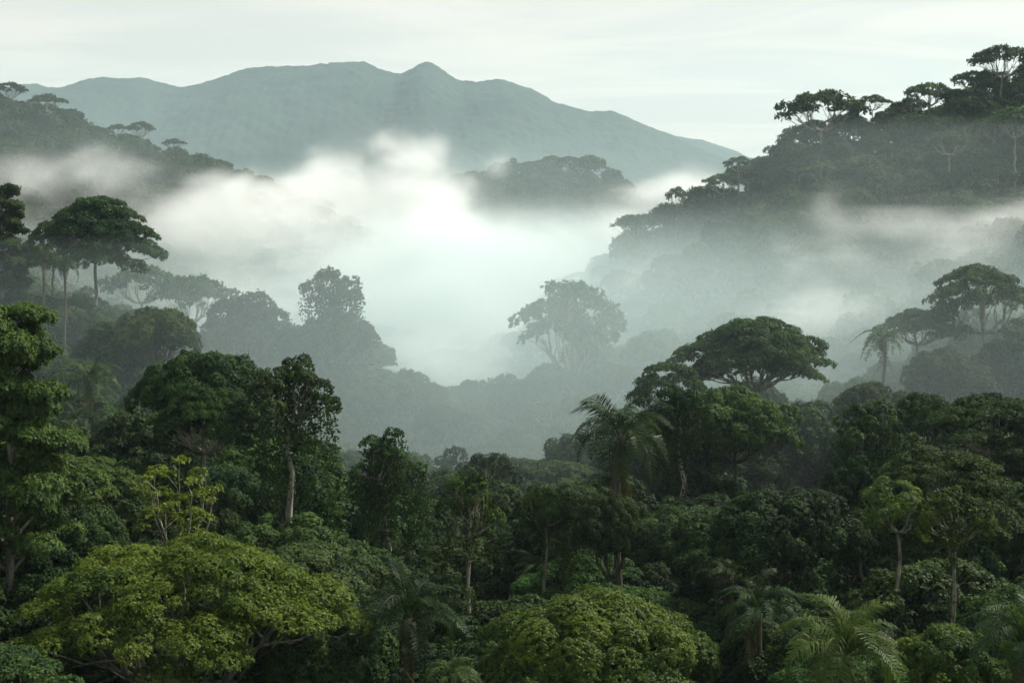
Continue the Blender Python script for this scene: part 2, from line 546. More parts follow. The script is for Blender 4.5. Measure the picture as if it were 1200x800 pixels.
def t_sparse(seed, H, R, q, tone=0.8):
    rng = np.random.default_rng(seed)
    crown, wood = Geo(), Geo()
    r0 = 0.011 * H
    fork = np.array([0.2, 0, H * 0.62])
    trunk_tube(wood, fork, rng, r0)
    ends = []
    for k in range(7):
        th = k * 0.9 + rng.normal(0, .2); rr = R * (0.45 + 0.5 * rng.random())
        e = np.array([math.cos(th) * rr, math.sin(th) * rr, H - 0.25 * rr - rng.random() * 1.0])
        pts = curve_pts(fork, e, np.array([math.cos(th) * rr * .15, math.sin(th) * rr * .15, -0.6]), 9, .07, rng)
        add_tube(wood, pts, r0 * .55, 0.035, 5)
        for j in (4, 5, 6, 7, 8):
            e2 = pts[j] + rng.normal(0, 0.8, 3) + np.array([0, 0, .8])
            add_tube(wood, curve_pts(pts[j], e2, np.zeros(3), 4), .04, .02, 4)
            ends.append([*e2, 0.8, 0.3, 0, 0, 1, np.clip(tone + rng.normal(0, .1), 0, 1)])
    fill_pads(crown, np.array(ends), q, rng, cover=0.9)
    return {'trunk': (wood, M_BARK), 'crown': (crown, M_BRIGHT)}


def frond_geo(seed, L, arch=0.55, up=0.9, leaf=0.75, n=46, tone=0.5, plume=0.5):
    """One palm frond: starts at the origin, leaves along +X, rises and arches over."""
    rng = np.random.default_rng(seed)
    g = Geo()
    t = np.linspace(0, 1, 14)
    x = L * (t * (1 - 0.18 * arch * t)) * math.cos(up * 0.7)
    z = L * (math.sin(up) * t - (arch * 1.15) * t ** 2.1)
    pts = np.column_stack([x, 0 * t, z])
    add_tube(g, pts, 0.055, 0.012, 4, tone)
    s = np.linspace(0.14, 0.99, n)
    for side in (-1, 1):
        ss = np.clip(s + rng.normal(0, 0.006, n), 0, 1)
        px = np.column_stack([np.interp(ss, t, pts[:, i]) for i in range(3)])
        tg = norm(np.column_stack([np.interp(ss, t, np.gradient(pts[:, i])) for i in range(3)]))
        lat = np.tile(np.array([0, side, 0.0]), (n, 1))
        ln = leaf * (0.35 + 0.65 * np.sin(np.clip(ss * 1.08, 0, 1) * math.pi) ** 0.6) * (0.6 + .55 * rng.random(n))
        D = norm(lat * (0.85 + .1 * rng.random((n, 1))) + tg * 0.55 + np.column_stack([0 * ss, 0 * ss, 0.12 + rng.normal(0, plume * 0.3, n)]))
        m = px + D * (ln * 0.55)[:, None]
        D2 = norm(D + np.array([0, 0, -0.95]))
        e = m + D2 * (ln * 0.5)[:, None]
        w = tg * (0.33 * L / n)
        ok = rng.random(n) > 0.10
        px, m, e, w = px[ok], m[ok], e[ok], w[ok]; nk = int(ok.sum())
        v = np.stack([px - w * .6, px + w * .6, m + w, m - w], 1)
        g.add(v, np.arange(nk * 4).reshape(nk, 4), np.clip(tone + rng.normal(0, .2, nk), 0, 1))
        v = np.stack([m - w, m + w, e + w * .15, e - w * .15], 1)
        g.add(v, np.arange(nk * 4).reshape(nk, 4), np.clip(tone + rng.normal(0, .2, nk), 0, 1))
    return g


def palm_layout(seed, H, nf, rng):
    """Rotation and pitch of each frond round the palm's head."""
    rows = []
    for i in range(nf):
        yaw = i * 2.399963 + rng.normal(0, .12)
        age = (i + 0.5) / nf                      # young upright fronds to old hanging ones
        rows.append((yaw, -0.72 + 1.3 * age + rng.normal(0, .07), 0.85 + 0.25 * rng.random(), i % 4))
    return rows


def palm_trunk(seed, H, r):
    rng = np.random.default_rng(seed)
    g = Geo()
    trunk_tube(g, np.array([rng.normal(0, .3), rng.normal(0, .3), H]), rng, r, wob=0.08)
    # bulge of old leaf bases
    add_tube(g, np.array([[0, 0, H - 1.0], [0, 0, H - .5], [0, 0, H], [0, 0, H + .35]]) + np.array([rng.normal(0, .01), 0, 0]),
             np.array([r * .6, r * 1.5, r * 1.6, r * .5]), None, 8)
    return g


# ------------------------------------------------------------------ object helpers
def link(name, data, parent=None, loc=None):
    o = bpy.data.objects.new(name, data)
    COL.objects.link(o)
    if parent is not None:
        o.parent = parent
    if loc is not None:
        o.location = loc
    return o


def tag(o, label, cat, group=None, kind=None):
    if label: o['label'] = label
    if cat: o['category'] = cat
    if group: o['group'] = group
    if kind: o['kind'] = kind
    return o


class Proto:
    """Meshes of one kind of tree: a list of (part name, mesh, parent part, loc, rot, scale)."""
    def __init__(self, name, cat, parts, H, R):
        self.name, self.cat, self.parts, self.H, self.R = name, cat, parts, H, R

    def place(self, loc, s, rz, sz=None, color=(1, 1, 1), simple=False):
        root = link(self.name, None)
        root.empty_display_size = 1
        root.location = loc; root.rotation_euler = (0, 0, rz)
        root.scale = (s, s, sz or s)
        made = {}
        for (nm, me, par, l, r, sca) in self.parts:
            o = link(nm, me, made.get(par, root))
            o.location = l; o.rotation_euler = r; o.scale = sca
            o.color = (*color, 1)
            made.setdefault(nm, o)
        return root


def proto_from(d, name, cat, H, R, subs=True):
    parts = []
    I = ((0, 0, 0), (0, 0, 0), (1, 1, 1))
    w, mw = d['trunk']
    limbs = d.get('limbs', [])
    if limbs and not subs:
        for s, _ in limbs:
            v, f, t = s.arrays(); w.add(v, f, t)
        limbs = []
    parts.append(('trunk', w.mesh('trunk', mw, True), None, *I))
    for s, m in limbs:
        parts.append(('limb', s.mesh('limb', m, True), 'trunk', *I))
    c, mc = d['crown']
    parts.append(('crown', c.mesh('crown', mc), None, *I))
    if 'vines' in d:
        v, mv = d['vines']
        parts.append(('vines', v.mesh('vines', mv), None, *I))
    return Proto(name, cat, parts, H, R)


def proto_palm(seed, H, L, nf=20, leaf=0.8, tone=0.5, n=46, arch=0.6, mat=None, up=0.9):
    rng = np.random.default_rng(seed)
    fr = [frond_geo(seed * 10 + k, L, arch + 0.1 * k, up, leaf, n, tone).mesh('frond', mat or M_PALM) for k in range(4)]
    parts = [('trunk', palm_trunk(seed, H, 0.012 * H + 0.06).mesh('trunk', M_DBARK, True), None, (0, 0, 0), (0, 0, 0), (1, 1, 1))]
    for yaw, pitch, s, k in palm_layout(seed, H, nf, rng):
        parts.append(('frond', fr[k], None, (0, 0, H), (rng.normal(0, .22), pitch, yaw), (s * (.8 + .3 * rng.random()), s, s)))
    dead = frond_geo(seed * 10 + 9, L, arch + .3, 0.3, leaf * .8, n, tone, 1.4).mesh('frond', M_DEAD)
    for k in range(3):
        parts.append(('frond', dead, None, (0, 0, H - .2), (rng.normal(0, .3), 1.05 + .25 * rng.random(), rng.random() * 6.28), (.8, .8, .8)))
    return Proto('palm_tree', 'palm', parts, H + L * 0.35, L * 0.68)


def merged(proto, name):
    """One mesh with all of a proto's parts, for the far forest."""
    V, Fc, T, MI, mats = [], [], [], [], []
    off = 0
    for (nm, me, par, l, r, sca) in proto.parts:
        nv, nf = len(me.vertices), len(me.polygons)
        v = np.empty(nv * 3, np.float32); me.vertices.foreach_get('co', v)
        v = v.reshape(-1, 3)
        M = np.array(Matrix.LocRotScale(Vector(l), Euler(r), Vector(sca)))
        v = v @ M[:3, :3].T + M[:3, 3]
        f = np.empty(nf * 4, np.int32); me.loops.foreach_get('vertex_index', f)
        t = np.empty(nf, np.float32); me.attributes['tone'].data.foreach_get('value', t)
        m = me.materials[0]
        if m not in mats: mats.append(m)
        V.append(v); Fc.append(f.reshape(-1, 4) + off); T.append(t); MI.append(np.full(nf, mats.index(m)))
        off += nv
    return np_mesh(name, np.vstack(V), np.vstack(Fc), mats, np.concatenate(MI), np.concatenate(T))


# ------------------------------------------------------------------ the ground
TH = 22.0                                   # usual height of the canopy over the ground
CTRL = []                                   # canopy surface: photo column, row, distance


def c(*rows):
    CTRL.extend(rows)


# foreground shelf
c((0, 690, 100), (200, 720, 105), (400, 740, 100), (600, 770, 95), (800, 770, 95), (1000, 760, 90), (1200, 730, 95),
  (0, 600, 125), (130, 570, 130), (300, 590, 135), (420, 640, 130), (560, 680, 125), (700, 650, 130), (800, 650, 130), (930, 620, 125), (1100, 610, 125), (1250, 560, 130),
  (-60, 500, 150), (80, 530, 160), (240, 520, 165), (380, 590, 165), (520, 620, 165), (650, 610, 165), (780, 580, 165), (900, 580, 165), (1050, 530, 165), (1250, 490, 165),
  # second rise
  (-80, 430, 220), (60, 450, 220), (230, 460, 210), (360, 530, 215), (470, 570, 215), (590, 558, 215), (700, 590, 215), (790, 500, 215), (880, 460, 225), (980, 490, 215), (1080, 480, 215), (1250, 450, 215),
  (-80, 340, 280), (60, 370, 280), (180, 392, 275), (260, 450, 280), (370, 500, 290), (480, 540, 290), (600, 556, 290), (720, 530, 290), (850, 445, 280), (960, 470, 280), (1080, 424, 290), (1250, 385, 290),
  (-80, 270, 340), (40, 310, 340), (130, 345, 335), (220, 420, 345), (330, 470, 350), (450, 510, 360), (600, 536, 370), (740, 498, 360), (860, 470, 350), (1000, 440, 350), (1130, 374, 340), (1250, 350, 340),
  # mid valley: two opposite slopes closing on a gully
  (-80, 300, 420), (120, 400, 420), (240, 400, 410), (330, 388, 405), (410, 400, 405), (470, 456, 430), (560, 508, 450), (620, 470, 450), (700, 415, 440), (770, 410, 440), (860, 440, 430), (1000, 410, 430), (1200, 350, 420),
  (-80, 260, 520), (200, 400, 520), (450, 470, 540), (580, 480, 540), (700, 440, 520), (800, 395, 500), (900, 345, 510), (1010, 312, 505), (1120, 280, 500), (1280, 250, 490),
  # left far hill
  (-100, 190, 640), (60, 220, 660), (160, 280, 660), (300, 380, 680),
  (-100, 90, 790), (0, 118, 800), (60, 134, 810), (120, 158, 820), (200, 180, 840), (270, 203, 870), (320, 226, 900), (370, 262, 930),
  (-100, 200, 900), (100, 260, 950), (300, 330, 1000),
  # right hill
  (740, 340, 600), (850, 280, 590), (960, 225, 590), (1080, 185, 580), (1200, 165, 570), (1300, 140, 570),
  (700, 345, 650), (745, 290, 650), (800, 262, 650), (850, 228, 650), (900, 184, 650), (960, 150, 645), (1020, 136, 640), (1100, 112, 635), (1160, 96, 630), (1230, 76, 625), (1320, 60, 620),
  (760, 340, 760), (900, 300, 780), (1050, 260, 780), (1250, 220, 780),
  # island hill far out in the mist
  (510, 238, 1100), (555, 218, 1100), (620, 206, 1100), (690, 208, 1100), (722, 224, 1100), (760, 262, 1100), (480, 270, 1100),
  (620, 270, 1000), (700, 275, 1000), (620, 270, 1230), (700, 275, 1230))
cp = np.array([P(*r) for r in CTRL]); cp[:, 2] -= TH + 3.0 * np.clip((cp[:, 1] - 180) / 100, 0, 1) - 7.5 * np.clip((cp[:, 1] - 360) / 60, 0, 1) - 8.0 * (cp[:, 1] > 990)
extra = []
for x in (-900, -450, 0, 450, 900):
    extra.append((x, 1500, CZ - 85))
for x in (-600, -300, 200, 500):
    extra.append((x, 750, CZ - 80) if abs(x) < 250 else (x, 1250, CZ - 75))
extra += [(-60, 0, CZ - 16), (0, 0, CZ - 9), (60, 0, CZ - 16), (0, -60, CZ - 4), (0, 30, CZ - 26), (-30, 60, CZ - 45), (30, 60, CZ - 45), (-120, 60, CZ - 30), (120, 60, CZ - 30),
          (0, 800, CZ - 80), (-100, 640, CZ - 78), (60, 620, CZ - 78), (-100, 1000, CZ - 80)]
cp = np.vstack([cp, np.array(extra, float)])
RC = 14.0


def phi(r):
    return np.sqrt(r * r + RC * RC)


_d = np.linalg.norm(cp[:, None, :2] - cp[None, :, :2], axis=2)
_w = np.linalg.solve(phi(_d) + 0.0 * np.eye(len(cp)) - 4.0 * np.eye(len(cp)) * 0, cp[:, 2] - (CZ - 80))


def ground_z(x, y):
    x = np.atleast_1d(np.asarray(x, float)); y = np.atleast_1d(np.asarray(y, float))
    out = np.empty(len(x))
    for s in range(0, len(x), 20000):
        r = np.sqrt((x[s:s + 20000, None] - cp[None, :, 0]) ** 2 + (y[s:s + 20000, None] - cp[None, :, 1]) ** 2)
        out[s:s + 20000] = phi(r) @ _w + (CZ - 80)
    # far out it settles on the level of the plain
    k = np.clip((np.maximum(np.abs(x) - (180 + 0.42 * np.clip(y, 0, 2000)), np.maximum(y - 1350, -100 - y))) / 300, 0, 1)
    k = k * k * (3 - 2 * k)
    return out * (1 - k) + (CZ - 82) * k


def axis(lo, hi, a, b, step, grow=1.16):
    core = list(np.arange(a, b + .1, step))
    s, v = step, b
    while v < hi:
        s *= grow; v += s; core.append(min(v, hi))
    s, v = step, a
    while v > lo:
        s *= grow; v -= s; core.insert(0, max(v, lo))
    return np.array(core)


gx = axis(-6500, 6500, -420, 470, 7.0)
gy = axis(-500, 9800, 0, 1250, 7.0)
GX, GY = np.meshgrid(gx, gy)
gz = ground_z(GX.ravel(), GY.ravel())
V = np.column_stack([GX.ravel(), GY.ravel(), gz])
ny, nx = GX.shape
idx = np.arange(nx * ny).reshape(ny, nx)
fq = np.stack([idx[:-1, :-1], idx[:-1, 1:], idx[1:, 1:], idx[1:, :-1]], -1).reshape(-1, 4)
ground = link('ground', np_mesh('ground', V, fq, [M_GROUND], None, None, True))
tag(ground, 'dark forest floor of the valley under the trees', None, kind='structure')


# ------------------------------------------------------------------ far mountains
def fbm2(x, y, seed, octs=5, base=1.0):
    rng = np.random.default_rng(seed)
    out = np.zeros_like(x); amp = 1.0
    for o in range(octs):
        acc = np.zeros_like(x)
        for k in range(6):
            th = rng.random() * 6.283; ph = rng.random() * 6.283
            fr = base * 2 ** o * (0.7 + 0.6 * rng.random())
            acc += np.sin((x * math.cos(th) + y * math.sin(th)) * fr + ph)
        out += acc / 6 * amp; amp *= 0.55
    return out


def mountain(name, label, prof, Y, depth, seed, nx=560, ny=90, rough=1.0):
    prof = np.array(prof, float)
    xs = (np.linspace(prof[0, 0], prof[-1, 0], nx))
    X0 = (xs - 600) * Y / F
    # smooth interpolation of the crest
    top = np.interp(xs, prof[:, 0], prof[:, 1])
    ker = np.hanning(15); ker /= ker.sum()
    top = np.convolve(np.pad(top, 7, mode='edge'), ker, 'valid')
    Z0 = -(top - HY) * Y / F + CZ
    t = np.linspace(-1, 1, ny)
    T, XX = np.meshgrid(t, X0, indexing='ij')
    ZZ = np.tile(Z0, (ny, 1)); base = -4
    fall = 1 - np.abs(T) ** 1.15
    YY = Y + T * depth
    gul = fbm2(XX, YY * 0.45, seed, 6, 0.0042)
    away = np.clip(np.abs(T) * 3.2, 0, 1)
    Z = base + (ZZ - base) * fall + gul * 80 * away * rough * np.clip(fall * 3, 0, 1)
    fine = np.random.default_rng(seed).normal(0, 1, Z.shape)
    Z += fine * 1.0 + fbm2(XX, YY, seed + 5, 3, 0.045) * 8
    Vv = np.column_stack([XX.ravel(), YY.ravel(), Z.ravel()])
    ii = np.arange(nx * ny).reshape(ny, nx)
    ff = np.stack([ii[:-1, :-1], ii[:-1, 1:], ii[1:, 1:], ii[1:, :-1]], -1).reshape(-1, 4)
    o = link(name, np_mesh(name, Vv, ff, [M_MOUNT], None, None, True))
    return tag(o, label, None, kind='structure')


mountain('mountain', 'long blue-grey mountain range with a small pointed peak',
         [(-260, 170), (-150, 130), (-60, 112), (0, 104), (22, 100), (40, 98), (55, 101), (75, 104), (100, 93), (130, 91), (170, 91), (190, 98), (215, 102), (240, 97), (270, 87), (300, 77),
          (330, 78), (365, 77), (400, 73), (425, 73), (450, 82), (468, 88), (480, 82), (492, 74), (502, 71.5), (514, 77), (528, 88), (540, 97), (560, 95), (590, 93), (615, 101),
          (650, 119), (690, 131), (720, 131), (745, 142), (785, 158), (820, 174), (860, 192), (900, 208), (980, 230)], 7000, 1900, 3, 700, 260)
mountain('distant_hill', 'paler far ridge just right of the mountain range',
         [(720, 175), (780, 158), (810, 161), (840, 168), (865, 178), (900, 190), (960, 205), (1060, 222), (1200, 232)], 8900, 700, 8, 260, 80, 0.4)

# ------------------------------------------------------------------ prototypes
PR = {}


def lod_protos(tagname, q, k, subs):
    """k scales the number of pads for distance."""
    for s in range(6):
        PR[f'round{s}_{tagname}'] = proto_from(t_round(100 + s, 22, 6.2 + 0.5 * (s % 3), q * [1, .8, 1.25, .9, 1.1, 1.35][s], lobes=[9, 13, 8, 15, 10, 11][s], tone=[.34, .42, .5, .38, .3, .56][s],
                                               crown_h=[9, 8, 11, 7.5, 12, 10][s], squash=[.7, .55, .9, .5, .85, .7][s], droop=[.25, .1, .5, .2, .7, .35][s], curtain=[10, 0, 26, 0, 34, 16][s]), 'broadleaf_tree', 'tree', 22, 6.8, subs)
    for s in range(3):
        PR[f'umb{s}_{tagname}'] = proto_from(t_umbrella(200 + s, 25, 8.2, q, depth=4.0 + s, npads=int(64 * k), tone=0.45, tiers=2 + (s == 1), padr=0.13), 'umbrella_tree', 'tree', 25, 8.2, subs)
    for s in range(2):
        PR[f'flat{s}_{tagname}'] = proto_from(t_umbrella(250 + s, 25, 9.0, q, depth=3.0 + .6 * s, npads=int(70 * k), tone=0.45, tiers=2 + s, padr=0.115, forkk=2.6, cover=1.0, nl=6), 'umbrella_tree', 'tree', 25, 9.0, subs)
    for s in range(2):
        PR[f'vine{s}_{tagname}'] = proto_from(t_vine(300 + s, 24, 4.2 + s * .6, q, heads=5 + s), 'vine_draped_tree', 'tree', 24, 4.5, subs)
    for s in range(2):
        PR[f'slim{s}_{tagname}'] = proto_from(t_slim(400 + s, 25, 3.2 + .5 * s, q, tone=0.4), 'slender_tree', 'tree', 25, 3.4, subs)
    PR[f'palm0_{tagname}'] = proto_palm(50, 19, 4.8, 18, 0.85, 0.5, {'n': 64, 'm': 32, 'f': 16}[tagname])
    PR[f'palm1_{tagname}'] = proto_palm(51, 17, 3.9, 15, 0.7, 0.4, {'n': 56, 'm': 30, 'f': 14}[tagname], 0.75)


lod_protos('n', 0.23, 1.0, True)
lod_protos('m', 0.36, 0.9, False)
lod_protos('f', 0.85, 0.7, False)

# ------------------------------------------------------------------ the trees one can name
HEROES = []      # proto, px, top row, distance, crown width px, rz, colour, label, category


def hero(kind, px, py, Y, wpx, label, color=(1, 1, 1), rz=0.0, proto=None, vs=None, name=None):
    """Tree whose top stands at column px, row py, distance Y; wpx is the width of its crown."""
    pr = proto or PR[kind + ('_n' if Y < 180 else '_m' if Y < 430 else '_f')]
    top = P(px, py, Y)
    s = wpx * Y / F / (2 * pr.R)
    g = float(ground_z(top[0], top[1])[0])
    sz = vs * s if vs else s
    zb = top[2] - pr.H * sz
    if zb > g + 14 * sz:                      # too short: raise the tree's own height
        sz = (top[2] - g) / (pr.H + 10); zb = top[2] - pr.H * sz
    HEROES.append(dict(px=px, py=py, Y=Y, w=wpx, label=label, pr=pr, loc=(top[0], top[1], zb), s=s, sz=sz, rz=rz, color=color, name=name, g=g, top=top[2]))


B = M_BRIGHT
PB = proto_from(t_umbrella(901, 26, 10.8, 0.22, depth=4.4, npads=120, tone=0.5, mat=B, tiers=2, nl=9, padr=0.10, forkk=2.3, cover=1.2, skew=(.05, 0), trunks=2), 'umbrella_tree', 'tree', 26, 10.8)
hero('', 228, 636, 105, 372, 'broad yellow-green umbrella tree filling the bottom left corner, two pale trunks under it', proto=PB)
PBR = proto_from(t_round(902, 22, 8.0, 0.22, lobes=24, tone=0.45, crown_h=8.5, mat=B, squash=0.5, curtain=20, droop=.4, cover=1.25), 'broadleaf_tree', 'tree', 22, 8.0)
hero('', 700, 714, 100, 270, 'bright yellow-green dome-shaped tree at the bottom edge, right of centre', proto=PBR, color=(.9, .95, 1))
PP1 = proto_palm(61, 17, 5.0, 24, 1.15, 0.7, 62, 0.62, M_PALM)
hero('', 990, 728, 84, 165, 'sunlit palm with pale arching fronds at the bottom edge on the right', proto=PP1, color=(1.5, 1.45, 1.2))  # warm bright tint puts the sunlight into the frond colour
PBS = proto_from(t_round(903, 20, 5.0, 0.2, lobes=10, tone=0.4, crown_h=6, mat=B, squash=0.7), 'broadleaf_tree', 'tree', 20, 5.0)
hero('', 1105, 742, 90, 150, 'small light green bushy tree beside the sunlit palm at the bottom edge', proto=PBS, color=(.75, .85, .9))
hero('', 1198, 722, 84, 130, 'palm with long drooping fronds cut off by the bottom right corner', proto=PP1, rz=1.3, color=(.8, .95, 1))
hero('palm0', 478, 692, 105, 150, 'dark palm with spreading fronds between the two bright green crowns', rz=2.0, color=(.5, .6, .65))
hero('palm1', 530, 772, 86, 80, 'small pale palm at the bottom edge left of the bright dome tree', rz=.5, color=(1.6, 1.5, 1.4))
PS = proto_from(t_sparse(904, 22, 3.6, 0.30), 'sparse_tree', 'tree', 22, 3.6)
hero('', 208, 552, 126, 100, 'sparse lime-leaved tree with bare forked branches behind the yellow-green umbrella tree', proto=PS)
PT = proto_from(t_tier(905, 27, 8.0, 0.27, 0.6), 'tiered_tree', 'tree', 27, 8.0)
hero('', 12, 358, 118, 215, 'tall layered tree with horizontal tiers of leaves at the left edge', proto=PT, vs=1.05, color=(1.25, 1.15, 1.0))
PV = proto_from(t_vine(906, 25, 4.3, 0.26, 0.5, 0.0, 9, 0.7, head=.8, hang=1.7), 'vine_draped_tree', 'tree', 25, 4.3)
hero('', 338, 414, 150, 104, 'tall tree hung with long leafy vines, its ragged head above the left dome', proto=PV)
PV2 = proto_from(t_vine(907, 24, 3.9, 0.28, 0.5, -0.4, 6, 1.5, head=.8, hang=1.5), 'vine_draped_tree', 'tree', 24, 3.9)
hero('', 456, 502, 165, 82, 'narrow creeper-covered tree standing alone left of centre in the valley mouth', proto=PV2)
PSL = proto_from(t_vine(911, 25, 3.6, 0.26, 0.5, 0.2, 6, 0.35, head=.95, hang=.7), 'slender_tree', 'tree', 25, 3.6)
hero('', 549, 545, 128, 66, 'slender tree with a small flat crown on a long bare pale trunk at centre', proto=PSL, vs=.9, color=(1.4, 1.3, 1.1))  # raised tint paints the crown as lit
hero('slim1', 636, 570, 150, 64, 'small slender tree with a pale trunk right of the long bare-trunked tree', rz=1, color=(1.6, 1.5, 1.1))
hero('vine0', 668, 585, 150, 70, 'short leafy tree beside the small slender tree at centre', rz=1, color=(1.2, 1.15, 1))
PPB = proto_palm(62, 21, 5.2, 20, 1.25, 0.42, 64, 0.66, M_PALM)
hero('', 727, 482, 150, 128, 'large feathery palm standing against the mist right of centre', proto=PPB, vs=1.0, color=(.75, .8, .85))
hero('round0', 716, 588, 141, 95, 'leafy tree hiding the lower stem of the large feathery palm', rz=.7)
hero('round3', 236, 414, 168, 165, 'large dark green dome-shaped tree left of the vine-hung tree', vs=1.1)
hero('umb0', 240, 452, 152, 118, 'umbrella tree with a pale forked trunk in front of the large dark dome', rz=2.0, color=(1.05, 1, .9))
PDM = proto_from(t_umbrella(912, 25, 9.2, 0.34, depth=5.2, npads=105, tone=0.5, tiers=2, padr=0.135, nl=8, forkk=1.9), 'umbrella_tree', 'tree', 25, 9.2)
hero('', 886, 373, 236, 156, 'dense flat-domed umbrella tree rising highest on the near right slope', proto=PDM, rz=.4, color=(1.2, 1.15, 1))
hero('umb2', 785, 420, 222, 90, 'dark layered umbrella tree just left of the highest tree on the near right slope', rz=1.4)
hero('vine1', 797, 448, 195, 80, 'creeper-hung tree with a short pale trunk right of the large feathery palm', rz=2.4)
hero('round1', 862, 462, 205, 140, 'wide leafy tree below the highest umbrella tree on the near right slope', color=(1.25, 1.2, 1.1))
hero('round4', 930, 480, 225, 120, 'rounded light green tree on the right slope beside the wide leafy one', color=(1.2, 1.15, 1.1))
hero('vine1', 1022, 466, 190, 92, 'upright tree with a hanging leafy skirt at the foot of the right slope', color=(1.1, 1.1, 1))
hero('round0', 1082, 466, 200, 85, 'round grey-green tree just right of the tree with the leafy skirt', color=(1.1, 1.1, 1.05))
hero('umb0', 1160, 462, 150, 150, 'dark spreading umbrella tree at the right edge, half way down the photo', rz=.9, color=(.9, .95, .9))
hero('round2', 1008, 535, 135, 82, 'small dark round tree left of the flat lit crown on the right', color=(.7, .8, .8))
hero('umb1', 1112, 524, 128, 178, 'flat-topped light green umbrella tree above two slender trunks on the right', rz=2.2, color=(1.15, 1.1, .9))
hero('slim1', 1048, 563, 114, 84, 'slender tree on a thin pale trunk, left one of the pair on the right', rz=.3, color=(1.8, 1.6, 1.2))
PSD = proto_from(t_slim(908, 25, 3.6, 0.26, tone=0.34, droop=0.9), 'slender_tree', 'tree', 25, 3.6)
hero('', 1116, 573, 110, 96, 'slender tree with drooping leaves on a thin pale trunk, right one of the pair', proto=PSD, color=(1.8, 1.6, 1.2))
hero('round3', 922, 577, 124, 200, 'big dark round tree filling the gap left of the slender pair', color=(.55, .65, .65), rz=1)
hero('palm0', 886, 690, 102, 110, 'dark broad-fronded palm in shade under the big dark round tree', color=(.7, .85, .95), rz=.8)  # dark cool tint puts the shade into the frond colour
hero('umb2', 670, 324, 430, 138, 'pale misty umbrella tree standing alone above the far gully at centre', rz=.2, vs=1.15)
PE = proto_from(t_umbrella(909, 30, 11.5, 0.42, depth=8.0, npads=95, tone=0.3, tiers=2, nl=7, padr=0.15, forkk=1.55, skew=(.15, 0)), 'umbrella_tree', 'tree', 30, 11.5)
hero('', 112, 231, 330, 122, 'dark emergent umbrella tree standing out against the mist on the left slope', proto=PE)
hero('umb1', 62, 258, 335, 60, 'dark narrow umbrella tree touching the left side of the emergent tree', rz=1)
PT2 = proto_from(t_tier(910, 29, 7.0, 0.42, 0.4), 'tiered_tree', 'tree', 29, 7.0)
hero('', 2, 217, 320, 90, 'tall layered tree at the left edge above the left slope', proto=PT2)
hero('flat0', 166, 314, 440, 95, 'faint flat-topped tree in thick mist just right of the emergent tree', rz=.5)
hero('flat1', 226, 324, 440, 105, 'faint spreading tree on a thin trunk between the mist and the grey tree clump', rz=1.1)
hero('round4', 288, 345, 400, 104, 'broad grey-green tree in mist, left part of the misty clump', rz=1)
hero('vine1', 388, 311, 395, 70, 'tallest lumpy tree of the misty clump left of centre', rz=1.6)
hero('round2', 398, 362, 392, 84, 'low round tree at the right end of the misty clump', rz=.6)
hero('umb1', 1152, 310, 300, 125, 'tall umbrella tree with spreading pale limbs at the right edge, in front of the mist', rz=.8, vs=1.1)
hero('umb0', 1075, 362, 305, 90, 'lower umbrella tree just left of the tall one by the right edge', rz=2)
hero('round4', 1192, 392, 288, 95, 'rounded misty tree at the right edge under the tall umbrella tree', rz=1)
hero('round2', 1108, 410, 284, 92, 'rounded misty tree under the lower umbrella tree on the right', rz=2)
hero('palm1', 1034, 384, 285, 62, 'misty palm beside the lower umbrella tree on the right', rz=2)
hero('round0', 180, 366, 268, 120, 'low rounded tree on the left slope below the emergent tree', vs=.85, color=(1.3, 1.2, 1.1))
hero('palm0', 106, 425, 225, 84, 'misty palm on the left slope above the layered tree', color=(1.1, 1.1, 1))
hero('palm1', 52, 285, 300, 40, 'small slender palm left of the emergent tree', vs=1.2)
hero('palm1', 76, 300, 298, 40, 'small slender palm under the emergent tree', rz=1, vs=1.2)
hero('flat0', 962, 108, 640, 104, 'lace-like umbrella tree on the skyline of the right hill', rz=.3)
hero('flat0', 1022, 112, 640, 40, 'small flat-topped skyline tree right of the lace-like umbrella tree')
hero('flat1', 1174, 54, 620, 72, 'highest skyline umbrella tree at the top right corner', rz=2)
hero('flat0', 1088, 98, 630, 62, 'flat-topped skyline tree half way up the right hill crest', rz=1)
hero('flat0', 1140, 84, 628, 55, 'small umbrella tree just left of the highest skyline tree', rz=1)
hero('flat1', 1190, 126, 560, 70, 'umbrella tree with pale limbs on the right hill face by the right edge', rz=1)
hero('flat0', 1112, 154, 560, 64, 'pale-trunked umbrella tree on the right hill face under the skyline', rz=.4)
hero('flat0', 866, 184, 650, 36, 'small skyline tree leaning out where the right hill drops to the mist')
hero('flat0', 793, 220, 650, 26, 'tiny flat-topped tree on the misty lower crest of the right hill')
hero('flat1', 742, 252, 645, 52, 'misty umbrella tree at the foot of the right hill crest', rz=1)
hero('flat0', 738, 284, 620, 46, 'faint layered tree below the misty umbrella tree at the right hill foot', rz=2)
hero('flat1', 12, 97, 800, 36, 'leftmost umbrella tree on the skyline of the left hill')
hero('flat0', 54, 111, 805, 42, 'wide umbrella tree on the left hill skyline, second from the left edge')
hero('round2', 76, 127, 805, 26, 'small dark round tree on the left hill skyline beside the wide umbrella tree')
hero('flat0', 138, 146, 830, 26, 'pale flat tree on the left hill skyline half way down')
hero('flat1', 165, 143, 830, 30, 'thin-stemmed flat tree on the left hill skyline, right of the pale flat one')
hero('flat0', 203, 163, 845, 26, 'flat-topped tree low on the left hill skyline')
hero('round1', 693, 184, 1095, 30, 'round tree at the top of the island hill in the mist', vs=1.1)
hero('round0', 715, 199, 1095, 22, 'small round tree at the right end of the island hill')

